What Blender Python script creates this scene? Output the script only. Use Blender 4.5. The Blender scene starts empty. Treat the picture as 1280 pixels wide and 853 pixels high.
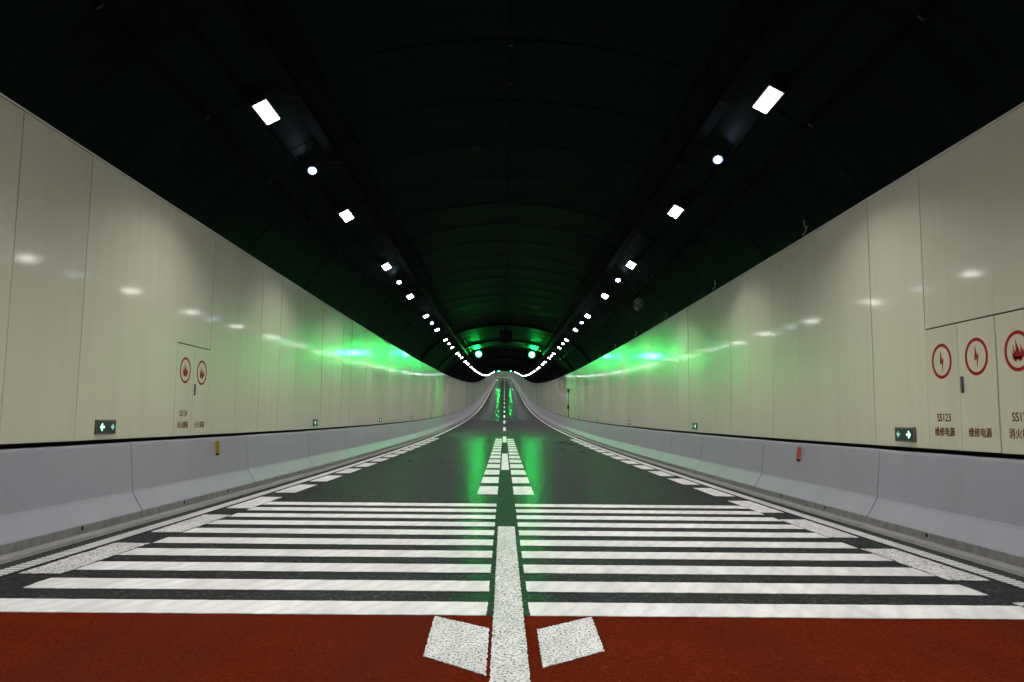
import bpy, bmesh, math, random
from mathutils import Matrix, Vector, Euler

random.seed(7)
SC = bpy.context.scene
COL = SC.collection
PI = math.pi

# ------------------------------------------------------------------ camera
FPX = 970.0                                   # focal length in pixels of a 1280 px wide frame
cam_d = bpy.data.cameras.new('Camera')
cam_d.sensor_width = 36.0
cam_d.lens = FPX / 1280.0 * 36.0
cam_d.clip_start = 0.05
cam_d.clip_end = 3000.0
cam = bpy.data.objects.new('Camera', cam_d)
COL.objects.link(cam)
PITCH = math.atan(103.5 / FPX)
YAW = 9.0 / FPX
ROLL = 0.0095
cam.matrix_world = (Matrix.Translation((-0.04, 0.0, 1.2))
                    @ Euler((PI / 2 + PITCH, 0, -YAW)).to_matrix().to_4x4()
                    @ Matrix.Rotation(ROLL, 4, 'Z'))
SC.camera = cam

# ------------------------------------------------------------------ world (closed tunnel: almost no sky light), exposure
w = bpy.data.worlds.new('World')
SC.world = w
w.use_nodes = True
w.node_tree.nodes['Background'].inputs[0].default_value = (0.01, 0.012, 0.016, 1)
w.node_tree.nodes['Background'].inputs[1].default_value = 0.1
SC.view_settings.view_transform = 'Standard'
SC.view_settings.look = 'None'
SC.view_settings.exposure = 0.0
SC.view_settings.gamma = 1.0
SC.cycles.use_denoising = True
SC.cycles.max_bounces = 6
SC.cycles.diffuse_bounces = 3
SC.cycles.glossy_bounces = 3
SC.cycles.transparent_max_bounces = 12
SC.cycles.caustics_reflective = False
SC.cycles.sample_clamp_indirect = 8.0
SC.cycles.use_light_tree = True

LAMP_L = 34.0           # radiance of the glass of the white luminaires seen from the side
LAMP_W = 174.0           # beam of each luminaire, watts
SPOT_L = 60.0          # radiance of the small blue-white spots
GREEN_L = 1150.0        # radiance of the green signals

# ------------------------------------------------------------------ the line of the tunnel
K, S1 = 2.3e-4, 160.0
SC0, RC = 395.0, 700.0
S_BEG, S_END = -26.0, 560.0


def prof(s):
    if s <= 0: return 0.0
    if s <= S1: return K * s * s
    return K * S1 * S1 + 2 * K * S1 * (s - S1)


def slope(s):
    return 2 * K * max(0.0, min(s, S1))


def head(s):
    return max(0.0, (s - SC0) / RC)


def P(s, x=0.0, z=0.0):
    """station s along the tunnel, x to the right of the axis, z above the carriageway"""
    t = head(s)
    if t > 0:
        cx, cy = -RC * (1 - math.cos(t)), SC0 + RC * math.sin(t)
    else:
        cx, cy = 0.0, s
    return Vector((cx + x * math.cos(t), cy + x * math.sin(t), prof(s) + z))


def put(o, s, x=0.0, z=0.0, extra=None):
    m = Matrix.Translation(P(s, x, z)) @ Euler((math.atan(slope(s)), 0, head(s))).to_matrix().to_4x4()
    if extra is not None:
        m = m @ extra
    o.matrix_world = m
    return o


def stations(a, b, near=0.5, far=4.0):
    out, s = [], a
    while s < b - 1e-6:
        out.append(s)
        s += near if s < 8 else min(far, max(near, s * 0.03))
    out.append(b)
    return out


# ------------------------------------------------------------------ mesh helpers
class MB:
    def __init__(self):
        self.v, self.f, self.smooth = [], [], False

    def add(self, vs, fs):
        n = len(self.v)
        self.v += [tuple(p) for p in vs]
        self.f += [tuple(i + n for i in f) for f in fs]
        return self

    def box(self, x0, x1, y0, y1, z0, z1, c=0.0):
        """a box; c chamfers its edges"""
        if c <= 0:
            return self.add([(x0, y0, z0), (x1, y0, z0), (x1, y1, z0), (x0, y1, z0), (x0, y0, z1), (x1, y0, z1), (x1, y1, z1), (x0, y1, z1)],
                            [(3, 2, 1, 0), (4, 5, 6, 7), (0, 1, 5, 4), (1, 2, 6, 5), (2, 3, 7, 6), (3, 0, 4, 7)])
        bm = bmesh.new()
        bmesh.ops.create_cube(bm, size=1.0)
        for q in bm.verts:
            q.co = Vector(((x0 + x1) / 2 + q.co.x * (x1 - x0), (y0 + y1) / 2 + q.co.y * (y1 - y0), (z0 + z1) / 2 + q.co.z * (z1 - z0)))
        bmesh.ops.bevel(bm, geom=list(bm.edges), offset=c, segments=2, affect='EDGES', profile=0.7)
        bm.verts.index_update()
        self.add([q.co for q in bm.verts], [[q.index for q in f.verts] for f in bm.faces])
        bm.free()
        return self

    def prism(self, pts, d0, d1, place):
        """2-D outline pts swept from d0 to d1; place(u, v, d) gives the 3-D point"""
        n = len(pts)
        vs = [place(u, v, d0) for u, v in pts] + [place(u, v, d1) for u, v in pts]
        fs = [tuple(reversed(range(n))), tuple(range(n, 2 * n))]
        fs += [(i, (i + 1) % n, n + (i + 1) % n, n + i) for i in range(n)]
        return self.add(vs, fs)

    def tube(self, path, r, n=8, cap=True):
        path = [Vector(p) for p in path]
        rings = []
        up = Vector((0.13, 0.21, 0.97)).normalized()
        for i, p in enumerate(path):
            d = (path[min(i + 1, len(path) - 1)] - path[max(i - 1, 0)]).normalized()
            a = d.cross(up)
            if a.length < 1e-4: a = d.cross(Vector((1, 0, 0)))
            a.normalize()
            b = d.cross(a)
            rr = r(i / max(1, len(path) - 1)) if callable(r) else r
            rings.append([p + (a * math.cos(2 * PI * k / n) + b * math.sin(2 * PI * k / n)) * rr for k in range(n)])
        vs = [q for ring in rings for q in ring]
        fs = []
        for i in range(len(path) - 1):
            for k in range(n):
                k2 = (k + 1) % n
                fs.append((i * n + k, i * n + k2, (i + 1) * n + k2, (i + 1) * n + k))
        if cap:
            fs.append(tuple(reversed(range(n))))
            fs.append(tuple(range((len(path) - 1) * n, len(path) * n)))
        return self.add(vs, fs)

    def sweep(self, sect, ss, closed=False):
        """cross-section [(x, z)] swept along the tunnel through stations ss"""
        n = len(sect)
        vs = [P(s, x, z) for s in ss for x, z in sect]
        fs = []
        for i in range(len(ss) - 1):
            for k in range(n if closed else n - 1):
                k2 = (k + 1) % n
                fs.append((i * n + k, i * n + k2, (i + 1) * n + k2, (i + 1) * n + k))
        return self.add(vs, fs)

    def obj(self, name, m, parent=None, smooth=False):
        me = bpy.data.meshes.new(name)
        me.from_pydata(self.v, [], self.f)
        bm = bmesh.new()
        bm.from_mesh(me)
        bmesh.ops.recalc_face_normals(bm, faces=bm.faces)
        bm.to_mesh(me)
        bm.free()
        if smooth:
            for p in me.polygons: p.use_smooth = True
        me.materials.append(m)
        o = bpy.data.objects.new(name, me)
        COL.objects.link(o)
        if parent is not None: o.parent = parent
        return o


def tag(o, label, cat, group=None):
    o['label'] = label
    o['category'] = cat
    if group: o['group'] = group
    return o


def empty(name, label=None, cat=None, group=None):
    o = bpy.data.objects.new(name, None)
    o.empty_display_size = 0.2
    COL.objects.link(o)
    if label: tag(o, label, cat, group)
    return o


def structure(o):
    o['kind'] = 'structure'
    return o


def dup(root):
    """a copy of a thing, its parts and sub-parts"""
    r = root.copy()
    COL.objects.link(r)
    for c in list(root.children):
        cc = dup(c)
        cc.parent = r
    return r


ORD = ['nearest', 'second', 'third', 'fourth', 'fifth', 'sixth', 'seventh', 'eighth', 'ninth', 'tenth', 'eleventh', 'twelfth',
       'thirteenth', 'fourteenth', 'fifteenth', 'sixteenth', 'seventeenth', 'eighteenth', 'nineteenth', 'twentieth']


# ------------------------------------------------------------------ materials
def mat(name):
    m = bpy.data.materials.new(name)
    m.use_nodes = True
    return m, m.node_tree.nodes, m.node_tree.links, m.node_tree.nodes['Principled BSDF']


def node(N, kind, **kw):
    n = N.new(kind)
    for k, val in kw.items():
        if k in n.inputs: n.inputs[k].default_value = val
        else: setattr(n, k, val)
    return n


def pos(N, L, scale=(1, 1, 1)):
    g = N.new('ShaderNodeNewGeometry')
    mp = N.new('ShaderNodeMapping')
    mp.inputs['Scale'].default_value = scale
    L.new(g.outputs['Position'], mp.inputs['Vector'])
    return mp.outputs[0]


def noise(N, L, scale, detail=3.0, rough=0.55, stretch=(1, 1, 1)):
    n = node(N, 'ShaderNodeTexNoise', Scale=scale, Detail=detail, Roughness=rough)
    L.new(pos(N, L, stretch), n.inputs['Vector'])
    return n.outputs['Fac']


def ramp(N, L, fac, stops):
    r = N.new('ShaderNodeValToRGB')
    e = r.color_ramp.elements
    while len(e) < len(stops): e.new(0.5)
    for el, (p, c) in zip(e, stops):
        el.position = p
        el.color = (c, c, c, 1) if not isinstance(c, tuple) else (c + (1,) if len(c) == 3 else c)
    L.new(fac, r.inputs[0])
    return r.outputs[0]


def mixc(N, L, fac, a, b, mode='MIX'):
    m = N.new('ShaderNodeMix')
    m.data_type = 'RGBA'
    m.blend_type = mode
    for sock, v in ((m.inputs[0], fac), (m.inputs[6], a), (m.inputs[7], b)):
        if isinstance(v, (int, float)): sock.default_value = v
        elif isinstance(v, tuple): sock.default_value = v + (1,)
        else: L.new(v, sock)
    return m.outputs[2]


def bump(N, L, bsdf, height, strength, dist=0.01, nxt=None):
    b = node(N, 'ShaderNodeBump', Strength=strength, Distance=dist)
    L.new(height, b.inputs['Height'])
    if nxt is not None: L.new(nxt, b.inputs['Normal'])
    L.new(b.outputs[0], bsdf.inputs['Normal'])
    return b.outputs[0]


def simple(name, col, rough=0.5, metal=0.0, var=0.15, scale=6.0, bumps=0.0, bscale=60.0):
    m, N, L, b = mat(name)
    f = noise(N, L, scale)
    lo = tuple(c * (1 - var) for c in col)
    hi = tuple(c * (1 + var) for c in col)
    L.new(mixc(N, L, f, lo, hi), b.inputs['Base Color'])
    b.inputs['Roughness'].default_value = rough
    b.inputs['Metallic'].default_value = metal
    if metal == 0: b.inputs['Specular IOR Level'].default_value = 0.15
    if bumps: bump(N, L, b, noise(N, L, bscale), bumps)
    return m


def emit(name, col, strength):
    m, N, L, b = mat(name)
    b.inputs['Base Color'].default_value = (0.02, 0.02, 0.02, 1)
    b.inputs['Emission Color'].default_value = col + (1,)
    b.inputs['Emission Strength'].default_value = strength
    b.inputs['Specular IOR Level'].default_value = 0.0
    return m


def asphalt(name, col, rough, grain=190.0, bstr=0.5, patchy=0.25, spec=0.15):
    m, N, L, b = mat(name)
    big = noise(N, L, 0.6, 5.0, 0.6, (1, 0.35, 1))
    fine = noise(N, L, grain, 2.0)
    vor = node(N, 'ShaderNodeTexVoronoi', Scale=grain * 0.55)
    L.new(pos(N, L), vor.inputs['Vector'])
    c1 = mixc(N, L, ramp(N, L, fine, [(0.3, 0.0), (0.72, 1.0)]), tuple(c * 0.25 for c in col), tuple(c * 1.7 for c in col))
    stone = ramp(N, L, noise(N, L, grain * 0.8, 1.0), [(0.59, 0.0), (0.66, 1.0)])
    c2 = mixc(N, L, stone, c1, tuple(min(1, c * 6.5) for c in col))
    c3 = mixc(N, L, ramp(N, L, big, [(0.3, 1 - patchy), (0.75, 1 + 0.0)]), (0, 0, 0), c2)
    L.new(c3, b.inputs['Base Color'])
    rr = N.new('ShaderNodeMapRange')
    rr.inputs['To Min'].default_value = rough - 0.03
    rr.inputs['To Max'].default_value = rough + 0.04
    L.new(big, rr.inputs['Value'])
    L.new(rr.outputs[0], b.inputs['Coat Roughness'])
    b.inputs['Coat Weight'].default_value = spec
    b.inputs['Roughness'].default_value = 0.9
    b.inputs['Specular IOR Level'].default_value = 0.02
    if bstr > 0.02: bump(N, L, b, vor.outputs['Distance'], bstr, 0.003)
    return m


M = {}
M['anti_skid'] = asphalt('anti_skid_asphalt', (0.0125, 0.0140, 0.0150), 0.28, 42.0, 0.05, 0.3, 0.16)
M['asphalt'] = asphalt('plain_asphalt', (0.024, 0.026, 0.027), 0.45, 150.0, 0.1, 0.25, 0.08)
M['damp'] = asphalt('damp_asphalt', (0.015, 0.017, 0.018), 0.22, 120.0, 0.02, 0.35, 0.28)


def red_surface():
    m, N, L, b = mat('red_surfacing')
    fine = noise(N, L, 62.0, 4.0, 0.7)
    big = noise(N, L, 1.3, 5.0, 0.65)
    c = mixc(N, L, ramp(N, L, fine, [(0.3, 0.0), (0.7, 1.0)]), (0.043, 0.0062, 0.0022), (0.128, 0.0185, 0.0070))
    c = mixc(N, L, ramp(N, L, big, [(0.3, 0.78), (0.7, 1.0)]), (0, 0, 0), c)
    spk = ramp(N, L, noise(N, L, 95.0, 1.0), [(0.795, 0.0), (0.81, 1.0)])
    c = mixc(N, L, spk, c, (0.5, 0.45, 0.38))
    scuff = ramp(N, L, noise(N, L, 2.1, 6.0, 0.7, (1, 0.3, 1)), [(0.60, 0.0), (0.72, 0.45)])
    c = mixc(N, L, scuff, c, (0.075, 0.024, 0.014))
    track = ramp(N, L, noise(N, L, 1.1, 3.0, 0.6, (1, 0.08, 1)), [(0.48, 0.0), (0.66, 0.4)])
    c = mixc(N, L, track, c, (0.040, 0.012, 0.008))
    L.new(c, b.inputs['Base Color'])
    b.inputs['Roughness'].default_value = 0.85
    b.inputs['Specular IOR Level'].default_value = 0.0
    vor = node(N, 'ShaderNodeTexVoronoi', Scale=150.0)
    L.new(pos(N, L), vor.inputs['Vector'])
    bump(N, L, b, vor.outputs['Distance'], 0.5, 0.004)
    return m


M['red'] = red_surface()


def paint(name, hole=None, hscale=70.0, dirt=0.3):
    """white road paint; hole = noise level above which the surface below shows through"""
    m, N, L, b = mat(name)
    band = noise(N, L, 3.2, 4.0, 0.6, (1.7, 0.35, 1))
    fine = noise(N, L, 160.0, 2.0)
    c = mixc(N, L, ramp(N, L, band, [(0.35, 0.0), (0.7, 1.0)]), (0.50, 0.50, 0.51), (0.68, 0.68, 0.69))
    mp = N.new('ShaderNodeMapping')
    mp.inputs['Rotation'].default_value = (0, 0, math.radians(24))
    g = N.new('ShaderNodeNewGeometry')
    L.new(g.outputs['Position'], mp.inputs['Vector'])
    wv = node(N, 'ShaderNodeTexWave', Scale=2.1, Distortion=2.2, Detail=3.0)
    wv.inputs['Detail Scale'].default_value = 2.5
    L.new(mp.outputs[0], wv.inputs['Vector'])
    c = mixc(N, L, ramp(N, L, wv.outputs['Fac'], [(0.55, 0.0), (0.95, 0.32)]), c, (0.40, 0.40, 0.40))
    path = ramp(N, L, noise(N, L, 0.9, 3.0, 0.5, (1, 0.12, 1)), [(0.5, 0.0), (0.7, 0.25)])
    c = mixc(N, L, path, c, (0.42, 0.42, 0.41))
    c = mixc(N, L, ramp(N, L, fine, [(0.25, dirt), (0.55, 0.0)]), c, (0.33, 0.33, 0.33))
    L.new(c, b.inputs['Base Color'])
    b.inputs['Roughness'].default_value = 0.55
    bump(N, L, b, fine, 0.35, 0.004)
    if hole:
        h = noise(N, L, hscale, 2.5, 0.6)
        a = ramp(N, L, h, [(hole, 0.0), (hole + 0.03, 1.0)])
        c = mixc(N, L, a, c, (0.028, 0.024, 0.023))
        L.new(c, b.inputs['Base Color'])
    return m


M['paint'] = paint('white_road_paint', 0.69, 60.0)
M['coarse_paint'] = paint('coarse_speckled_paint', 0.545, 66.0, 0.12)
M['line_paint'] = paint('white_line_paint', None)
M['rib_gap'] = simple('grey_between_ribs', (0.14, 0.14, 0.14), 0.7, 0, 0.3, 30)  # even grey base left showing between the raised ribs


def wall_enamel():
    m, N, L, b = mat('cream_enamel')
    big = noise(N, L, 0.35, 3.0, 0.5, (1, 1, 1))
    streak = noise(N, L, 5.0, 4.0, 0.6, (1, 1.2, 0.06))
    c = mixc(N, L, big, (0.505, 0.498, 0.378), (0.555, 0.55, 0.43))
    c = mixc(N, L, ramp(N, L, streak, [(0.45, 0.0), (0.8, 0.22)]), c, (0.34, 0.335, 0.25))
    # the panels at the low point are grimy, with run-down streaks
    gp = N.new('ShaderNodeNewGeometry')
    sp = N.new('ShaderNodeSeparateXYZ')
    L.new(gp.outputs['Position'], sp.inputs[0])
    far = N.new('ShaderNodeMapRange')
    far.inputs['From Min'].default_value = 55.0
    far.inputs['From Max'].default_value = 110.0
    L.new(sp.outputs[1], far.inputs['Value'])
    s2 = noise(N, L, 1.0, 6.0, 0.72, (1, 0.16, 0.05))
    g2 = node(N, 'ShaderNodeMath', operation='MULTIPLY')
    L.new(far.outputs[0], g2.inputs[0])
    L.new(ramp(N, L, s2, [(0.38, 0.25), (0.60, 0.92)]), g2.inputs[1])
    c = mixc(N, L, g2.outputs[0], c, (0.17, 0.178, 0.172))
    oi = N.new('ShaderNodeObjectInfo')
    c = mixc(N, L, ramp(N, L, oi.outputs['Random'], [(0.0, 0.95), (1.0, 1.0)]), (0, 0, 0), c)
    L.new(c, b.inputs['Base Color'])
    rr = N.new('ShaderNodeMapRange')
    rr.inputs['To Min'].default_value = 0.30
    rr.inputs['To Max'].default_value = 0.42
    L.new(streak, rr.inputs['Value'])
    L.new(rr.outputs[0], b.inputs['Roughness'])
    b.inputs['Coat Weight'].default_value = 0.52
    b.inputs['Coat Roughness'].default_value = 0.08
    b.inputs['Coat IOR'].default_value = 1.36
    b.inputs['Specular IOR Level'].default_value = 0.35
    n1 = noise(N, L, 1.6, 2.0, 0.5, (1, 1.0, 0.5))
    o = bump(N, L, b, n1, 0.05, 0.02)
    L.new(o, b.inputs['Coat Normal'])
    return m


M['enamel'] = wall_enamel()


def barrier_concrete():
    m, N, L, b = mat('painted_concrete')
    g = N.new('ShaderNodeTexCoord')
    sep = N.new('ShaderNodeSeparateXYZ')
    L.new(g.outputs['Object'], sep.inputs[0])
    big = noise(N, L, 1.2, 5.0, 0.6)
    fine = noise(N, L, 45.0, 4.0, 0.6)
    c = mixc(N, L, big, (0.225, 0.218, 0.258), (0.288, 0.279, 0.328))
    run = ramp(N, L, noise(N, L, 4.0, 5.0, 0.65, (1, 1, 0.12)), [(0.54, 0.0), (0.78, 0.45)])
    c = mixc(N, L, run, c, (0.21, 0.20, 0.205))
    # bare, dirty foot of the block, with a ragged edge
    ad = node(N, 'ShaderNodeMath', operation='MULTIPLY_ADD')
    L.new(fine, ad.inputs[0]); ad.inputs[1].default_value = 0.03
    L.new(sep.outputs[2], ad.inputs[2])
    foot = ramp(N, L, ad.outputs[0], [(0.098, 1.0), (0.116, 0.0)])
    bare = mixc(N, L, ramp(N, L, noise(N, L, 9.0, 6.0, 0.7), [(0.35, 0.0), (0.7, 1.0)]), (0.13, 0.127, 0.125), (0.235, 0.23, 0.23))
    c = mixc(N, L, foot, c, bare)
    pit = ramp(N, L, noise(N, L, 55.0, 1.0), [(0.74, 0.0), (0.78, 0.5)])
    c = mixc(N, L, pit, c, (0.16, 0.155, 0.15))
    L.new(c, b.inputs['Base Color'])
    b.inputs['Roughness'].default_value = 0.55
    b.inputs['Specular IOR Level'].default_value = 0.35
    bump(N, L, b, fine, 0.12, 0.006)
    return m


M['barrier'] = barrier_concrete()
M['gutter'] = simple('gutter_concrete', (0.20, 0.197, 0.195), 0.75, 0, 0.35, 8.0, 0.3)
M['dark_gap'] = simple('dark_recess', (0.006, 0.006, 0.006), 0.8)


def ceiling_black():
    m, N, L, b = mat('black_ceiling_paint')
    st = noise(N, L, 1.0, 5.0, 0.65, (0.5, 5.0, 0.5))
    c = mixc(N, L, ramp(N, L, st, [(0.35, 0.0), (0.7, 1.0)]), (0.0007, 0.0028, 0.0018), (0.0022, 0.0092, 0.0060))
    L.new(c, b.inputs['Base Color'])
    b.inputs['Roughness'].default_value = 0.9
    b.inputs['Specular IOR Level'].default_value = 0.0
    b.inputs['Coat Weight'].default_value = 0.22
    b.inputs['Coat Roughness'].default_value = 0.5
    b.inputs['Coat IOR'].default_value = 1.25
    bump(N, L, b, st, 0.5, 0.03)
    return m


M['ceiling'] = ceiling_black()
M['dark_steel'] = simple('dark_steel', (0.0032, 0.0032, 0.0035), 0.7, 0.0, 0.3)
M['dark_steel'].node_tree.nodes['Principled BSDF'].inputs['Specular IOR Level'].default_value = 0.02
M['dull_steel'] = simple('dull_galvanised', (0.02, 0.02, 0.02), 0.5, 0.3, 0.3)
M['trim'] = simple('pale_aluminium_trim', (0.55, 0.55, 0.50), 0.4, 0.0, 0.08)
M['lamp_body'] = simple('lamp_housing', (0.012, 0.012, 0.014), 0.5, 0.0)
M['lamp'] = emit('lamp_glass', (1.0, 0.97, 0.92), LAMP_L)
M['spot'] = emit('spot_glass', (0.55, 0.75, 1.0), SPOT_L)
M['lamp_halo'] = emit('lamp_halo_glow', (1.0, 0.9, 0.75), 0.55)  # added glowing edge, imitates soft glare around the white glass
M['spot_halo'] = emit('spot_halo_glow', (0.22, 0.40, 1.0), 0.9)  # added glowing ring, stands in for the blue halo of the spots
M['green_halo'] = emit('green_halo_glow', (0.0, 1.0, 0.12), 1.3)  # added ring glowing green, imitates the fringe of light round the signals
M['green'] = emit('green_signal_glass', (0.012, 1.0, 0.125), GREEN_L)
M['arrow_bright'] = emit('lit_arrow', (0.45, 1.0, 0.72), 2.4)
M['arrow_dim'] = emit('faintly_lit_arrow', (0.45, 1.0, 0.75), 0.75)
M['arrow_disc'] = simple('dark_green_disc', (0.004, 0.06, 0.03), 0.35)
M['sign_body'] = simple('sign_housing', (0.10, 0.10, 0.085), 0.4, 0.2, 0.25, 20)
M['sign_face'] = simple('sign_face', (0.045, 0.046, 0.04), 0.4, 0, 0.2, 20)
M['sign_red'] = simple('red_sign_paint', (0.27, 0.007, 0.008), 0.5, 0, 0.12, 14)
M['sign_text'] = simple('dark_red_lettering', (0.10, 0.010, 0.008), 0.5, 0, 0.15, 20)
M['handle'] = simple('grey_handle', (0.10, 0.11, 0.11), 0.35, 0.5)
M['yellow'] = simple('yellow_reflector', (0.36, 0.24, 0.02), 0.3, 0, 0.1, 40)
M['orange'] = simple('orange_red_reflector', (0.45, 0.12, 0.09), 0.3, 0, 0.1, 40)
M['cable'] = simple('pale_cable', (0.45, 0.45, 0.45), 0.4, 0, 0.1)
M['foil'] = simple('crumpled_grey_sleeve', (0.30, 0.31, 0.31), 0.22, 0.7, 0.4, 25, 0.6, 30)

# ------------------------------------------------------------------ road
def sheet(name, m, x0, x1, s0, s1, z, parent, nx=1):
    ss = stations(s0, s1)
    mb = MB()
    sect = [(x0 + (x1 - x0) * i / nx, z) for i in range(nx + 1)]
    return mb.sweep(sect, ss).obj(name, m, parent)


ground = structure(MB().sweep([(-7.0, -0.25), (7.0, -0.25)], stations(S_BEG, S_END)).obj('ground', M['dark_gap']))
road = structure(sheet('road', M['asphalt'], -4.145, 4.145, S_BEG, S_END, 0.0, None))
HOLE = 0.004
SKID0, SKID1, DAMP0 = 4.98, 45.0, 82.0
sheet('anti_skid_surface', M['anti_skid'], -3.80, 3.80, SKID0, SKID1, 0.004, road)
sheet('damp_surface', M['damp'], -3.80, 3.80, DAMP0, S_END, 0.004, road)
sheet('red_surface', M['red'], -3.80, 3.80, S_BEG, SKID0, 0.006, road)


def quad(mb, pts, z, t=0.004):
    """flat marking with a little thickness; pts = [(x, s)]"""
    n = len(pts)
    vs = [P(s, x, z - t) for x, s in pts] + [P(s, x, z) for x, s in pts]
    mb.add(vs, [tuple(range(n, 2 * n))] + [(i, (i + 1) % n, n + (i + 1) % n, n + i) for i in range(n)])
    return mb


def ragged(x0, x1, s0, s1, step=0.03, amp=0.004):
    """a rectangle with the slightly uneven edge of sprayed or screeded paint"""
    def run(a, b):
        n = max(1, int(math.hypot(b[0] - a[0], b[1] - a[1]) / step))
        return [(a[0] + (b[0] - a[0]) * i / n + random.uniform(-amp, amp), a[1] + (b[1] - a[1]) * i / n + random.uniform(-amp, amp)) for i in range(n)]
    c = [(x0, s0), (x1, s0), (x1, s1), (x0, s1)]
    return sum((run(c[i], c[(i + 1) % 4]) for i in range(4)), [])


ZP = 0.010
# ten cross bars on each side of the centre line
BAR0, BARP, BARW = 4.98, 0.685, 0.355
for k in range(10):
    a = BAR0 + BARP * k
    for sg in (-1, 1):
        x0, x1 = sorted((sg * 0.135, sg * 3.43))
        quad(MB(), ragged(x0, x1, a + 0.004, a + BARW, 0.05), ZP).obj('cross_bar', M['paint'], road)
# lane line: one solid length in front, then long dashes
quad(MB(), ragged(-0.093, 0.093, -20.0, 9.05, 0.02, 0.0045), ZP + 0.003).obj('solid_line', M['coarse_paint'], road)
s = 19.0
while s < 470:
    mb = MB()
    ss = stations(s, s + 8.0, 2.0, 4.0)
    mb.sweep([(-0.093, ZP), (0.093, ZP)], ss)
    mb.obj('lane_dash', M['line_paint'], road)
    s += 18.0
# short dashes beside the lane line and beside the edge lines
for k in range(-1, 13):
    c = 13.68 + 2.25 * k
    for sg in (-1, 1):
        if k >= 0:
            x0, x1 = sorted((sg * 0.135, sg * 0.47))
            quad(MB(), ragged(x0, x1, c - 0.75, c + 0.75, 0.12, 0.003), ZP).obj('centre_dash', M['line_paint'], road)
for k in range(-4, 13):
    c = 13.68 + 2.25 * k
    for sg in (-1, 1):
        x0, x1 = sorted((sg * 3.445, sg * 3.77))
        near = k < -1
        quad(MB(), ragged(x0, x1, max(c - 0.75, SKID0 + 0.02), c + 0.75, 0.05, 0.008 if near else 0.003), ZP + 0.002).obj(
            'edge_dash', M['coarse_paint'] if near else M['line_paint'], road)
# edge lines with raised ribs
for sg in (-1, 1):
    x0, x1 = sorted((sg * 3.835, sg * 3.985))
    e = sheet('edge_line', M['line_paint'], x0, x1, 60.0, S_END, ZP, road)
    sheet('ribbed_base', M['rib_gap'], x0, x1, S_BEG, 60.0, ZP, e)
    mb = MB()
    s = 2.0
    while s < 60:
        z0, z1 = ZP, ZP + 0.002
        vs = [P(s, x0, z0), P(s, x1, z0), P(s + 0.004, x1, z1), P(s + 0.004, x0, z1), P(s + 0.033, x1, z1), P(s + 0.033, x0, z1), P(s + 0.037, x1, z0), P(s + 0.037, x0, z0)]
        mb.add(vs, [(0, 1, 2, 3), (3, 2, 4, 5), (5, 4, 6, 7), (0, 3, 5, 7), (1, 6, 4, 2)])
        s += 0.07
    mb.obj('raised_rib', M['line_paint'], e)
# the two speckled lozenges on the red surface
for pts in ([(-0.455, 4.95), (-0.115, 4.67), (-0.115, 3.83), (-0.44, 4.13)], [(0.165, 4.65), (0.515, 4.96), (0.50, 4.24), (0.165, 3.95)]):
    out = []
    for i in range(4):
        a, b = pts[i], pts[(i + 1) % 4]
        n = 60
        out += [(a[0] + (b[0] - a[0]) * j / n + random.uniform(-.0045, .0045), a[1] + (b[1] - a[1]) * j / n + random.uniform(-.0045, .0045)) for j in range(n)]
    quad(MB(), out, ZP + 0.001, 0.003).obj('lozenge', M['coarse_paint'], road)

# gutters between the road and the barriers
for sg in (-1, 1):
    a, b, c, d = 4.145, 4.185, 4.30, 4.47
    g = MB().sweep([(sg * 4.195, -0.01), (sg * 4.205, 0.022), (sg * 4.325, 0.028), (sg * 4.335, -0.02)], stations(S_BEG, S_END)).obj('kerb_strip', M['gutter'])
    structure(g)
    g2 = MB().sweep([(sg * 4.335, -0.02), (sg * 4.48, -0.012)], stations(S_BEG, S_END)).obj('gutter_strip', M['gutter'], g)
    g3 = MB().sweep([(sg * 4.145, -0.02), (sg * 4.2, -0.03)], stations(S_BEG, S_END)).obj('slot_strip', M['dark_gap'], g)

# ------------------------------------------------------------------ ceiling vault
CZ, CA, CB = 3.23, 5.0, 3.1


def arch(x):
    return CZ + CB * math.sqrt(max(0.0, 1 - (x / CA) ** 2))


def arch_slope(x):                       # angle of the tangent at x
    return math.atan(-CB * x / (CA * CA) / math.sqrt(1 - (x / CA) ** 2))


NA = 40
mb = MB()
ring = 2.0
s = S_BEG
last_d = 0.03
while s < S_END:
    e = min(s + ring, S_END)
    off = random.uniform(0.0, 0.004)
    n = NA + 1
    vs = []
    for ss, d in ((s + 0.0, last_d), (s + 0.006, off), (e - 0.02, off + 0.0085), (e, off + 0.009)):
        for i in range(n):
            t = PI * 0.965 * (i / NA - 0.5)
            x, z = math.sin(t) * (CA + d), CZ + math.cos(t) * (CB + d)
            vs.append(P(ss, x, z))
    fs = []
    for j in range(3):
        for i in range(NA):
            fs.append((j * n + i, j * n + i + 1, (j + 1) * n + i + 1, (j + 1) * n + i))
    mb.add(vs, fs)
    last_d = off + 0.009
    s += ring
vault = structure(mb.obj('ceiling', M['ceiling']))
for rs in (42.9, 53.4, 64.0, 75.0, 86.0, 97.0, 108.0, 140.0, 180.0):
    mb = MB()
    ts = [PI * 0.9 * (i / 48 - 0.5) for i in range(49)]
    vs = []
    for t in ts:
        for ds, dr in ((-0.04, 0.02), (-0.04, -0.09), (0.04, -0.09), (0.04, 0.02)):
            vs.append(P(rs + ds, math.sin(t) * (CA + dr), CZ + math.cos(t) * (CB + dr)))
    fs = []
    for i in range(48):
        for k in range(3):
            fs.append((i * 4 + k, i * 4 + k + 1, i * 4 + 4 + k + 1, i * 4 + 4 + k))
    mb.add(vs, fs).obj('arch_rib', M['dark_steel'], vault)
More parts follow.
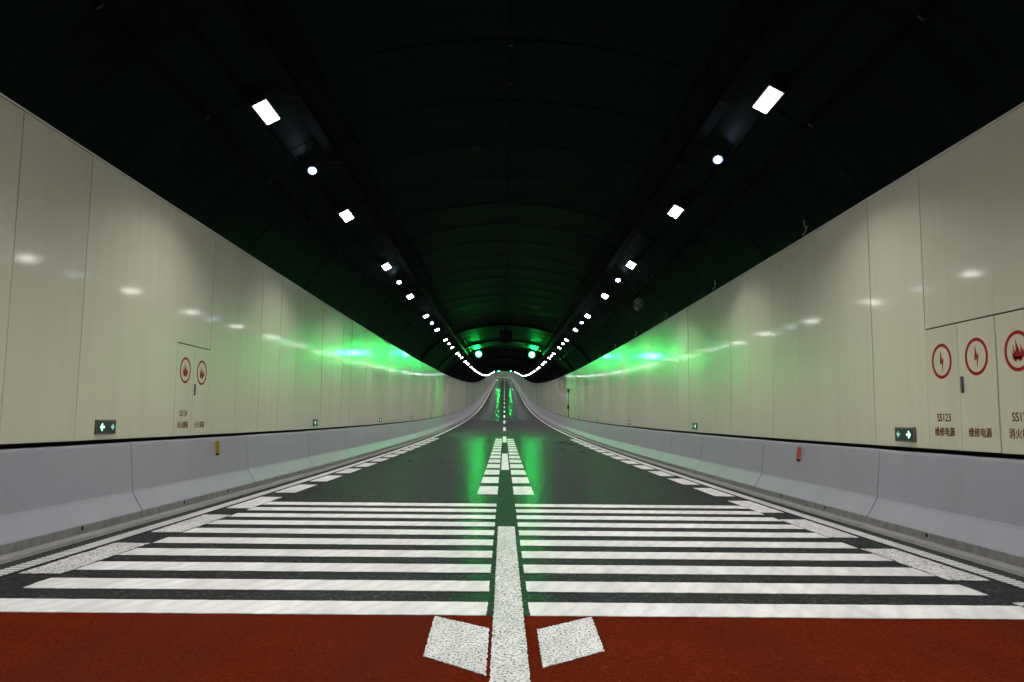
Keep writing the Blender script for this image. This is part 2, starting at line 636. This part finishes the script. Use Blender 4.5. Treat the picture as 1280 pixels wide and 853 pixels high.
# end walls so that the tube is closed far out of view
cap = MB()
for ss in (S_BEG + 0.02, S_END - 0.02):
    cap.prism([(-6, -0.5), (6, -0.5), (6, 7.5), (-6, 7.5)], 0, 0.05, lambda u, v, d, ss=ss: P(ss + d, u, v))
cap.obj('end_piece', M['ceiling'], vault)

# ------------------------------------------------------------------ side walls, cabinets
WX, ZB, ZT = 4.68, 0.955, 4.13
PW, GAP = 1.25, 0.007
DOOR_T = 2.27


def text_mesh(body, size, m, name, parent, wall_sg, s_off, z, sx=1.0):
    """lettering as a thin mesh lying on a wall face; s_off, z in the frame of the parent"""
    cu = bpy.data.curves.new(name, 'FONT')
    cu.body = body
    cu.size = size
    cu.align_x = 'CENTER'
    cu.extrude = 0.0008
    cu.offset = 0.011 * size
    cu.resolution_u = 4
    to = bpy.data.objects.new(name, cu)
    COL.objects.link(to)
    bpy.context.view_layer.update()
    dg = bpy.context.evaluated_depsgraph_get()
    me = bpy.data.meshes.new_from_object(to.evaluated_get(dg))
    bpy.data.objects.remove(to)
    # wall_sg -1: left wall (faces +x), reading direction +s ; +1: right wall (faces -x), reading direction -s
    for q in me.vertices:
        u, v, d = q.co.x * sx, q.co.y, q.co.z
        if wall_sg < 0: q.co = (0.0018 + d, s_off + u, z + v)
        else: q.co = (-0.0018 - d, s_off - u, z + v)
    me.materials.clear()
    me.materials.append(m)
    o = bpy.data.objects.new(name, me)
    COL.objects.link(o)
    o.parent = parent
    return o


def decal(pieces, m, name, parent, wall_sg, s_off, z, t=0.0016):
    mb = MB()
    for pts in pieces:
        if wall_sg < 0: mb.prism(pts, 0.0004, t, lambda u, v, d: (d, s_off + u, z + v))
        else: mb.prism(pts, 0.0004, t, lambda u, v, d: (-d, s_off - u, z + v))
    return mb.obj(name, m, parent)


def ring_pieces(r0, r1, n=48):
    return [[(r0 * math.cos(a), r0 * math.sin(a)), (r1 * math.cos(a), r1 * math.sin(a)), (r1 * math.cos(b), r1 * math.sin(b)), (r0 * math.cos(b), r0 * math.sin(b))]
            for a, b in ((2 * PI * i / n, 2 * PI * (i + 1) / n) for i in range(n))]


BOLT = [(-0.012, 0.115), (0.012, 0.012), (0.040, 0.030), (0.013, -0.118), (0.004, -0.022), (-0.034, -0.040)]


def tongue(x0, base, tip, w, lean):
    """one curved tongue of flame"""
    l, r = [], []
    for i in range(9):
        t = i / 8
        cx = x0 + lean * math.sin(t * 2.3) + 0.010 * math.sin(t * 5)
        hw = w * (1 - t) ** 0.75 * (0.75 + 0.6 * math.sin(PI * min(1, t * 1.4)))
        y = base + (tip - base) * t
        l.append((cx - hw, y)); r.append((cx + hw, y))
    return l + r[-2::-1]


FLAME = [tongue(0.0, -0.07, 0.118, 0.030, -0.012), tongue(-0.037, -0.072, 0.060, 0.020, -0.016), tongue(0.038, -0.072, 0.072, 0.021, 0.014),
         tongue(-0.064, -0.058, 0.012, 0.013, -0.014), tongue(0.066, -0.058, 0.020, 0.013, 0.016),
         [(-0.072, -0.05), (-0.055, -0.085), (-0.026, -0.098), (-0.012, -0.078), (0.012, -0.078), (0.026, -0.098), (0.056, -0.086), (0.074, -0.05)]]


def door(parent, wall_sg, y0, y1, symbol, lines, handle_side):
    """one leaf: front face in the plane x = 0 of the leaf object, s from y0 to y1"""
    t0, t1 = sorted((0.0, wall_sg * 0.03))
    d = MB().box(t0, t1, y0, y1, ZB, DOOR_T, 0.0025).obj('door', M['enamel'], parent)
    c = (y0 + y1) / 2
    sy = decal(ring_pieces(0.155, 0.19), M['sign_red'], 'symbol_ring', d, wall_sg, c, 1.90)
    decal(symbol, M['sign_red'], 'symbol', d, wall_sg, c, 1.90)
    for body, size, z in lines:
        text_mesh(body, size, M['sign_text'], 'lettering', d, wall_sg, c, z, 0.93)
    if handle_side is not None:
        hy = c + handle_side * ((y1 - y0) / 2 - 0.055)
        f0, f1 = sorted((-wall_sg * 0.001, -wall_sg * 0.018))
        MB().box(f0, f1, hy - 0.018, hy + 0.018, 1.545, 1.715, 0.005).obj('handle', M['handle'], d)
    return d


def cabinet(name, label, wall_sg, s0, symbol, left_lines, right_lines):
    """double-leaf cabinet one wall module wide, starting at station s0"""
    e = empty(name, label, 'cabinet')
    g = 0.009
    mid = PW / 2
    # as one faces the wall, the leaf on the left has the number; that is the far leaf on the right wall, the near leaf on the left wall
    if wall_sg < 0:
        door(e, wall_sg, g, mid - 0.003, symbol, left_lines, None)
        door(e, wall_sg, mid + 0.003, PW - g, symbol, right_lines, -1)
    else:
        door(e, wall_sg, mid + 0.003, PW - g, symbol, left_lines, None)
        door(e, wall_sg, g, mid - 0.003, symbol, right_lines, 1)
    put(e, s0, wall_sg * (WX - 0.002), 0.0)
    return e


wall_names = {-1: 'left', 1: 'right'}
for sg in (-1, 1):
    wl = empty('tunnel_wall', 'glossy cream wall of tall panels along the %s side of the road' % wall_names[sg], 'wall')
    wl.location = P(0, sg * WX, 0)
    base_m = Matrix.Translation(-P(0, sg * WX, 0))

    def child(o):
        o.parent = wl
        o.matrix_parent_inverse = Matrix.Translation(-P(0, sg * WX, 0))
        return o
    # dark backing behind the joints, down to the ground
    child(MB().sweep([(sg * 4.72, ZB - 0.02), (sg * 4.72, ZT + 0.005)], stations(S_BEG, S_END)).obj('backing', M['dark_gap']))
    child(MB().sweep([(sg * 4.84, -0.24), (sg * 4.84, ZB + 0.6)], stations(S_BEG, S_END)).obj('lower_backing', M['dark_gap']))
    child(MB().sweep([(sg * 4.668, ZT + 0.003), (sg * 4.668, ZT + 0.022), (sg * 4.78, ZT + 0.022), (sg * 4.78, ZT + 0.003)], stations(S_BEG, S_END), True).obj('top_trim', M['trim']))
    start = 7.25 if sg < 0 else 7.38
    cab = {-1: [11.0], 1: [start, start - PW]}[sg]
    t0, t1 = sorted((0.0, sg * 0.028))
    meshes = {}
    for key, z0 in (('full', ZB), ('short', DOOR_T + 0.016)):
        for gi, gp in ((0, 0.005), (1, 0.010)):
            po = MB().box(t0, t1, 0.002, PW - gp, z0, ZT, 0.0025).obj('panel_source', M['enamel'])
            meshes[key, gi] = po.data
            bpy.data.objects.remove(po)
    k = -1
    count = 0
    while count < 98:
        s0 = start + PW * k
        short = any(abs(s0 - c) < 0.05 for c in cab)
        o = bpy.data.objects.new('cladding_panel', meshes['short' if short else 'full', (k + (0 if sg < 0 else 1)) % 2])
        COL.objects.link(o)
        m = Matrix.Rotation(random.gauss(0, 0.0016), 4, 'Z') @ Matrix.Rotation(random.gauss(0, 0.0012), 4, 'Y')
        put(o, s0, sg * WX, 0, m)
        child(o)
        k += 1
        count += 1
    # everything further off and behind the camera, as one part
    mb = MB()
    runs = [(S_BEG, start - PW)] + [(start + PW * k, S_END)]
    for a, b in runs:
        s = b - PW if b < 20 else a
        while a - 1e-6 <= s <= b - PW + 1e-6:
            o1, o2, o3, o4 = (random.gauss(0, 0.0012) for _ in range(4))
            z0, z1 = ZB, ZT
            e = s + PW - 0.006
            mb.add([P(s, sg * (WX + o1), z0), P(e, sg * (WX + o2), z0), P(e, sg * (WX + o3), z1), P(s, sg * (WX + o4), z1)], [(0, 1, 2, 3)])
            s += -PW if b < 20 else PW
    far = child(mb.obj('far_cladding_panel', M['enamel']))
    far['kind'] = 'stuff'

TXT_A, TXT_B = 0.118, 0.102
cabinet('fire_cabinet', 'cream double-door fire extinguisher cabinet with flame signs in the left wall', -1, 11.0, FLAME,
        [('SS124', TXT_A, 1.235), ('灭火器箱', TXT_B, 1.075)], [('灭火器箱', TXT_B, 1.075)])
cabinet('electric_cabinet', 'cream double-door electric cabinet with red lightning signs in the right wall', 1, 7.38, BOLT and [BOLT],
        [('SS123', TXT_A, 1.255), ('维修电源', TXT_B, 1.105)], [('维修电源', TXT_B, 1.105)])
cabinet('hydrant_cabinet', 'cream cabinet with a red flame sign cut by the right picture edge', 1, 7.38 - PW, FLAME,
        [('SS123', TXT_A, 1.255), ('消火栓箱', TXT_B, 1.105)], [('消火栓箱', TXT_B, 1.105)])

# ------------------------------------------------------------------ barriers
BL = 4.30
BX = [(4.43, -0.015), (4.43, 0.088), (4.437, 0.10), (4.50, 0.205), (4.552, 0.295), (4.563, 0.325), (4.615, 0.875), (4.622, 0.896), (4.64, 0.905), (4.80, 0.905), (4.80, -0.015)]


def make_barrier(sg):
    e = empty('concrete_barrier')
    mb = MB()
    n = len(BX)
    vs = [(sg * x, y, z) for y in (0.007, 0.013, BL - 0.013, BL - 0.007) for x, z in BX]
    # ends slightly rounded: the outer sections sit 6 mm back
    for j in (0, 3):
        for i in range(n):
            x, y, z = vs[j * n + i]
            if i < 9: vs[j * n + i] = (x + sg * 0.006, y, z - (0.004 if i > 6 else 0))
    fs = []
    for j in range(3):
        for i in range(n):
            fs.append((j * n + i, j * n + (i + 1) % n, (j + 1) * n + (i + 1) % n, (j + 1) * n + i))
    fs += [tuple(range(n)), tuple(range(3 * n, 4 * n))]
    mb.add(vs, fs).obj('concrete_body', M['barrier'], e)
    for hy in (1.25, 2.95):
        h = MB()
        r = 0.024
        h.prism([(r * math.cos(2 * PI * i / 14), r * math.sin(2 * PI * i / 14)) for i in range(14)], 0, 0.012,
                lambda u, v, d: (sg * (4.429 + d), hy + u, 0.058 + v)).obj('drain_hole', M['dark_gap'], e)  # solid near-black disc: the shade inside the hole is put into its colour
    return e


for sg in (-1, 1):
    proto = make_barrier(sg)
    first = 9.66 - 8 * BL
    side = wall_names[sg]
    n = 0
    k = 0
    used = False
    vis = 0
    while first + BL * k < S_END - BL:
        s0 = first + BL * k
        o = proto if not used else dup(proto)
        used = True
        put(o, s0 + 0, 0, 0)
        if s0 + BL < 5.9:
            lab, gr = 'pale grey concrete barrier block of the %s row, behind the camera' % side, 'barrier blocks behind the camera, %s row' % side
        elif vis < 14:
            lab = '%s pale grey concrete barrier block in the row along the %s wall' % (ORD[vis], side)
            gr = 'concrete barrier blocks along both walls'
            vis += 1
        else:
            lab = 'pale grey concrete barrier block far down the row along the %s wall' % side
            gr = 'distant barrier blocks, %s row' % side
        tag(o, lab, 'barrier', gr)
        k += 1

# ------------------------------------------------------------------ luminaires
LX, LS0, LSP = 3.30, 10.16, 5.38


LAMPD = bpy.data.lights.new('beam', 'AREA')      # luminaire optics: a broad downward beam, cut off towards the horizontal
LAMPD.shape = 'RECTANGLE'
LAMPD.size, LAMPD.size_y = 0.17, 0.62
LAMPD.energy = LAMP_W
LAMPD.color = (1.0, 0.97, 0.92)
LAMPD.spread = math.radians(134)


def make_lamp(sg):
    """local: face looks down (-z), length along y; tilted into place afterwards"""
    e = empty('ceiling_light')
    MB().box(-0.108, 0.108, -0.345, 0.345, 0.0, 0.085, 0.012).obj('housing', M['lamp_body'], e)
    MB().box(-0.09, 0.09, -0.315, 0.315, -0.005, 0.002).obj('lamp_glass', M['lamp'], e)
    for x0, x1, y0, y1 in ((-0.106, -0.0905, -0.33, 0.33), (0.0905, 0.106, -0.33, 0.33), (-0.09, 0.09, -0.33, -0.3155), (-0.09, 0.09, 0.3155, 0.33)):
        MB().box(x0, x1, y0, y1, -0.003, 0.001).obj('lamp_halo', M['lamp_halo'], e)  # added glow strip, no real part of the luminaire
    ld = LAMPD
    lo = bpy.data.objects.new('beam', ld)
    COL.objects.link(lo)
    lo.parent = e
    lo.location = (0, 0, -0.008)
    lo.rotation_euler = (0, sg * -0.12, 0)
    for y in (-0.22, 0.22):
        MB().box(-0.025, 0.025, y - 0.012, y + 0.012, 0.083, 0.19).obj('bracket', M['dull_steel'], e)
    return e


def make_spot(sg):
    e = empty('spot_light')
    mb = MB()
    mb.tube([(0, 0, 0), (0, 0, 0.03), (0, 0, 0.12)], lambda t: 0.08 if t < 0.7 else 0.06, 18).obj('housing', M['lamp_body'], e)
    MB().prism([(0.058 * math.cos(2 * PI * i / 12), 0.058 * math.sin(2 * PI * i / 12)) for i in range(12)], -0.004, 0.001, lambda u, v, d: (u, v, d)).obj('lamp_glass', M['spot'], e)
    halo = MB()
    for pts in ring_pieces(0.059, 0.079, 18):
        halo.prism(pts, -0.003, 0.0005, lambda u, v, d: (u, v, d))
    halo.obj('spot_halo_ring', M['spot_halo'], e)  # added halo of light, shaped as a ring
    MB().box(-0.02, 0.02, -0.01, 0.01, 0.118, 0.22).obj('bracket', M['dull_steel'], e)
    return e


for sg in (-1, 1):
    side = wall_names[sg]
    lamp, spot = make_lamp(sg), make_spot(sg)
    ang = arch_slope(sg * LX)
    k = -6
    vis = 0
    first = True
    while LS0 + LSP * k < S_END - 3:
        s0 = LS0 + LSP * k - (0.62 if sg > 0 else 0.0)
        o = lamp if first else dup(lamp)
        first = False
        put(o, s0, sg * LX, arch(LX) - 0.22, Matrix.Rotation(-ang, 4, 'Y'))
        if k < 0: lab, gr = 'bright white ceiling light of the %s row, above or behind the camera' % side, 'ceiling lights behind the camera, %s row' % side
        elif k < 16:
            lab, gr = '%s rectangular white ceiling light in the %s row' % (ORD[k], side), 'white ceiling lights in two rows'
        else:
            lab, gr = 'tiny white ceiling light in the far unbroken end of the %s row' % side, 'distant white ceiling lights, %s row' % side
        tag(o, lab, 'light', gr)
        k += 1
    k = -2
    first = True
    while 12.65 + 2 * LSP * k < S_END - 3:
        s0 = (11.8 if sg > 0 else 12.6) + 2 * LSP * k
        o = spot if first else dup(spot)
        first = False
        xx = 3.28
        put(o, s0, sg * xx, arch(xx) - 0.24, Matrix.Rotation(-0.45 * arch_slope(sg * xx), 4, 'Y') @ Matrix.Rotation(-0.7, 4, 'X'))
        if k < 0: lab, gr = 'small round blue-white spot light of the %s row behind the camera' % side, 'spot lights behind the camera, %s row' % side
        elif k < 8: lab, gr = '%s small round blue-white spot light between the white lights of the %s row' % (ORD[k], side), 'blue-white spot lights between the white lights'
        else: lab, gr = 'tiny blue-white spot light in the far end of the %s row' % side, 'distant spot lights, %s row' % side
        tag(o, lab, 'light', gr)
        k += 1

# ------------------------------------------------------------------ conduits and cable trays under the vault
def along(x, z, a, b, r, m, name, n=8):
    return MB().tube([P(s, x, z) for s in stations(a, b, 2.0, 5.0)], r, n).obj(name, m)


for sg in (-1, 1):
    side = wall_names[sg]
    for x, r, what in ((3.93, 0.028, 'thin dark conduit on the ceiling between the %s lights and the wall'),
                       (3.47, 0.022, 'thin dark conduit close outside the %s row of lights'),
                       (2.60, 0.038, 'dark conduit on the vault inside the %s row of lights')):
        e = empty('conduit', what % side, 'conduit', 'conduits along the ceiling')
        o = along(sg * x, arch(x) - r - 0.02, S_BEG + 1, S_END - 1, r, M['dark_steel'], 'pipe')
        e.matrix_world = Matrix.Translation(P(8, sg * x, arch(x) - r))
        o.parent = e
        o.matrix_parent_inverse = e.matrix_world.inverted()
        n = 0
        s = 7.0
        while n < 24:
            c = MB().box(-r - 0.012, r + 0.012, -0.02, 0.02, -r - 0.03, 0.03, 0.004).obj('clip', M['dull_steel' if x == 3.93 else 'dark_steel'])
            put(c, s, sg * x, arch(x) - r, Matrix.Rotation(-arch_slope(sg * x), 4, 'Y'))
            c.parent = e
            c.matrix_parent_inverse = e.matrix_world.inverted()
            s += 2.69
            n += 1
    # cable tray
    e = empty('cable_tray', 'dark hanging cable tray along the inner side of the %s lights' % side, 'cable tray', 'cable trays along the ceiling')
    e.matrix_world = Matrix.Translation(P(8, sg * 2.95, arch(2.95)))
    z = arch(2.95) - 0.15
    o = MB().sweep([(sg * 2.85, z + 0.08), (sg * 2.85, z), (sg * 3.03, z - 0.0), (sg * 3.03, z + 0.08), (sg * 3.02, z + 0.08), (sg * 3.02, z + 0.01), (sg * 2.86, z + 0.01), (sg * 2.86, z + 0.08)], stations(S_BEG + 1, S_END - 1, 2, 5), True).obj('tray', M['dark_steel'])
    o.parent = e; o.matrix_parent_inverse = e.matrix_world.inverted()
    cb = MB()
    for q in range(4):
        cb.tube([P(s, sg * (2.885 + 0.036 * q), z + 0.028 + 0.004 * math.sin(s * 0.9 + q)) for s in stations(S_BEG + 1, S_END - 1, 2, 5)], 0.014, 6)
    o = cb.obj('cable', M['dark_steel']); o.parent = e; o.matrix_parent_inverse = e.matrix_world.inverted()
    for n in range(30):
        s = 7.47 + 2.69 * n
        c = MB()
        for xx in (2.84, 3.04):
            c.add([(0, 0, 0)], [])
        c = MB().tube([P(s, sg * 2.842, arch(2.842) - 0.01), P(s, sg * 2.842, z - 0.02), P(s, sg * 3.038, z - 0.02), P(s, sg * 3.038, arch(3.038) - 0.01)], 0.010, 6).obj('hanger', M['dull_steel'])
        c.parent = e; c.matrix_parent_inverse = e.matrix_world.inverted()

# line along the crown, with its bright clips
e = empty('conduit', 'thin line running along the crown of the vault above the lane line', 'conduit', 'conduits along the ceiling')
e.matrix_world = Matrix.Translation(P(8, 0, arch(0)))
o = along(0, arch(0) - 0.04, S_BEG + 1, S_END - 1, 0.016, M['dark_steel'], 'pipe')
o.parent = e; o.matrix_parent_inverse = e.matrix_world.inverted()
for n in range(34):
    c = MB().box(-0.03, 0.03, -0.015, 0.015, -0.075, 0.0, 0.004).obj('clip', M['dull_steel'])
    put(c, 10.0 + 1.2 * n, 0, arch(0) - 0.005)
    c.parent = e; c.matrix_parent_inverse = e.matrix_world.inverted()

# box hung from the crown
e = empty('hanging_box', 'dark square box hung on a pole from the crown over the lane line', 'box')
MB().box(-0.325, 0.325, -0.14, 0.14, 5.22, 5.88, 0.015).obj('box_body', M['dark_steel'], e)
MB().box(-0.29, 0.29, -0.146, -0.141, 5.255, 5.845).obj('front_plate', M['lamp_body'], e)
MB().tube([(0, 0, 5.87), (0, 0, 6.34)], 0.035, 10).obj('pole', M['dark_steel'], e)
MB().box(-0.12, 0.12, -0.1, 0.1, 6.29, 6.325).obj('mounting_plate', M['dark_steel'], e)
put(e, 42.6)

# ------------------------------------------------------------------ green lane signals
def make_signal():
    e = empty('lane_signal')
    MB().box(-0.30, 0.30, 0.0, 0.16, -0.30, 0.30, 0.02).obj('housing', M['lamp_body'], e)
    r = 0.175
    MB().prism([(r * math.cos(2 * PI * i / 20), r * math.sin(2 * PI * i / 20)) for i in range(20)], 0.0, 0.012, lambda u, v, d: (u, -d, v)).obj('signal_glass', M['green'], e)
    halo = MB()
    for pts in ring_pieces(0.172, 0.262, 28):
        halo.prism(pts, -0.001, 0.009, lambda u, v, d: (u, -d, v))
    halo.obj('signal_halo', M['green_halo'], e)  # halo modelled as an added glowing ring
    v = MB()
    pts = [(0.275 * math.cos(a), 0.275 * math.sin(a)) for a in (PI * 0.05 + PI * 0.9 * i / 16 for i in range(17))]
    vs = []
    for q in (0.0, -0.015):
        for u, vv in pts: vs.append((u, q, vv))
    v.add(vs, [(i, i + 1, 17 + i + 1, 17 + i) for i in range(16)])
    v.obj('visor', M['dark_steel'], e)
    for x in (-0.15, 0.15):
        MB().tube([(x, 0.08, 0.29), (x, 0.08, 0.45)], 0.018, 8).obj('hanger', M['dark_steel'], e)
    return e


sig = make_signal()
first = True
for st, dist in ((59.0, 'first'), (262.0, 'second'), (488.0, 'third')):
    for sg in (-1, 1):
        o = sig if first else dup(sig)
        first = False
        put(o, st, sg * 2.03, 5.66)
        tag(o, 'bright green lane signal over the %s lane, %s' % (wall_names[sg], {'first': 'the big near one', 'second': 'small and far behind the near one', 'third': 'the tiny one at the very end'}[dist]), 'signal', 'green lane signals')

# ------------------------------------------------------------------ lit direction signs on the walls
def arrow_pts(sz, d):
    a = [(-0.5, 0.0), (0.02, 0.5), (0.02, 0.30), (-0.14, 0.14), (0.5, 0.14), (0.5, -0.14), (-0.14, -0.14), (0.02, -0.30), (0.02, -0.5)]
    a = [(-0.5, 0.0), (-0.02, 0.48), (0.14, 0.34), (-0.06, 0.13), (0.5, 0.13), (0.5, -0.13), (-0.06, -0.13), (0.14, -0.34), (-0.02, -0.48)]
    return [(d * u * sz, v * sz) for u, v in a]


def make_exit_sign(sg):
    """mounted on the wall face; u = distance along the wall away from the camera"""
    e = empty('direction_sign')
    X = lambda d: -sg * d
    x0, x1 = sorted((X(0.0), X(0.022)))
    MB().box(x0, x1, -0.225, 0.225, -0.085, 0.085, 0.006).obj('housing', M['sign_body'], e)
    x0, x1 = sorted((X(0.0225), X(0.0245)))
    MB().box(x0, x1, -0.205, 0.205, -0.068, 0.068).obj('face_plate', M['sign_face'], e)
    for u, r in ((-0.105, 0.062), (0.13, 0.052)):
        MB().prism([(r * math.cos(2 * PI * i / 28), r * math.sin(2 * PI * i / 28)) for i in range(28)], 0.0248, 0.0268,
                   lambda a, b, d: (X(d), u + a, b)).obj('arrow_disc', M['arrow_disc'], e)
    MB().prism(arrow_pts(0.098, 1), 0.027, 0.029, lambda a, b, d: (X(d), -0.105 + a, b)).obj('arrow', M['arrow_bright'], e)
    MB().prism(arrow_pts(0.078, -1), 0.027, 0.029, lambda a, b, d: (X(d), 0.13 + a, b)).obj('arrow', M['arrow_dim'], e)
    return e


for sg in (-1, 1):
    proto = make_exit_sign(sg)
    for k in range(8):
        o = proto if k == 0 else dup(proto)
        put(o, 9.12 + 10.1 * k, sg * (WX - 0.001), 1.10)
        tag(o, '%s small dark sign with two lit green arrows, low on the %s wall' % (ORD[k], wall_names[sg]), 'sign', 'lit arrow signs low on the walls')

# ------------------------------------------------------------------ small things
def reflector(name, label, m, sg, s, lean):
    e = empty(name, label, 'reflector')
    MB().box(-0.036, 0.036, -0.006, 0.006, -0.105, 0.105, 0.004).obj('reflector_plate', m, e)
    MB().box(sg * 0.002, sg * 0.05, 0.007, 0.03, -0.09, 0.09, 0.003).obj('bracket', M['dark_steel'], e)
    MB().box(-0.028, 0.028, -0.009, -0.0065, -0.118, -0.088, 0.001).obj('bolt', M['dark_steel'], e)
    put(e, s, sg * 4.575, 0.745, Matrix.Rotation(lean, 4, 'Y'))
    return e


reflector('delineator', 'small yellow reflector plate fixed to the left barrier', M['yellow'], -1, 12.45, -0.06)
reflector('delineator', 'small orange-red reflector plate fixed to the right barrier', M['orange'], 1, 12.2, 0.14)

# loose cable ends above the right wall
rc = random.Random(3)
for n in range(7):
    s = 11.75 + 5.2 * n
    pts = []
    amp = 0.03 if n != 1 else 0.02
    for i in range(22):
        t = i / 21
        pts.append((-amp * math.sin(t * (7 + n)) - 0.06 * t, 0.025 * math.sin(t * 9 + n), -0.22 * t + 0.03 * math.sin(t * 12 + n)))
    e = empty('loose_cable', '%s loose pale cable end dangling above the right wall' % ORD[n], 'cable', 'loose cable ends above the right wall')
    MB().tube(pts, 0.007, 7).obj('cable', M['cable'], e, True)
    MB().box(-0.03, 0.03, -0.03, 0.03, -0.01, 0.05, 0.006).obj('outlet', M['dark_steel'], e)
    put(e, s, 4.70 - 0.06, arch(4.64) - 0.02)

# a lump of wrapped fittings on the right of the vault
e = empty('wrapped_fitting', 'crumpled silvery wrapped fitting under the vault right of the lights', 'fitting')
bm = bmesh.new()
bmesh.ops.create_icosphere(bm, subdivisions=4, radius=0.14)
for q in bm.verts:
    d = q.co.normalized()
    r = 0.13 + 0.03 * math.sin(9 * d.x + 3) * math.sin(8 * d.y) + 0.025 * math.sin(17 * d.z + 5 * d.x) + 0.012 * math.sin(31 * d.y + 13 * d.z)
    q.co = d * r
    q.co.z *= 1.25
lump = MB()
bm.verts.index_update()
lump.add([q.co for q in bm.verts], [[q.index for q in f.verts] for f in bm.faces])
bm.free()
lump.obj('sleeve', M['foil'], e)
MB().tube([(0, 0, 0.1), (0.02, 0, 0.24), (0.05, 0, 0.38)], 0.02, 8).obj('stem', M['dull_steel'], e)
MB().tube([(0.0, 0, -0.12), (-0.09, 0.0, -0.2), (-0.12, 0.02, -0.11)], 0.012, 8).obj('cable', M['cable'], e)
put(e, 23.2, 4.0, arch(4.0) - 0.36)

# riser pipe with two boxes on the right wall
e = empty('riser_pipe', 'thin upright pipe with two small dark boxes on the far right wall', 'pipe')
MB().tube([(-0.03, 0, 0.96), (-0.03, 0, 3.0)], 0.02, 8).obj('pipe', M['dull_steel'], e)
for z in (1.72, 2.9):
    MB().box(-0.12, 0.0, -0.12, 0.12, z - 0.14, z + 0.14, 0.01).obj('junction_box', M['lamp_body'], e)
put(e, 56.7, WX - 0.002)

for o in SC.objects:
    if o.type == 'MESH' and o.parent is None and 'kind' not in o and 'label' not in o:
        print('UNTAGGED', o.name)
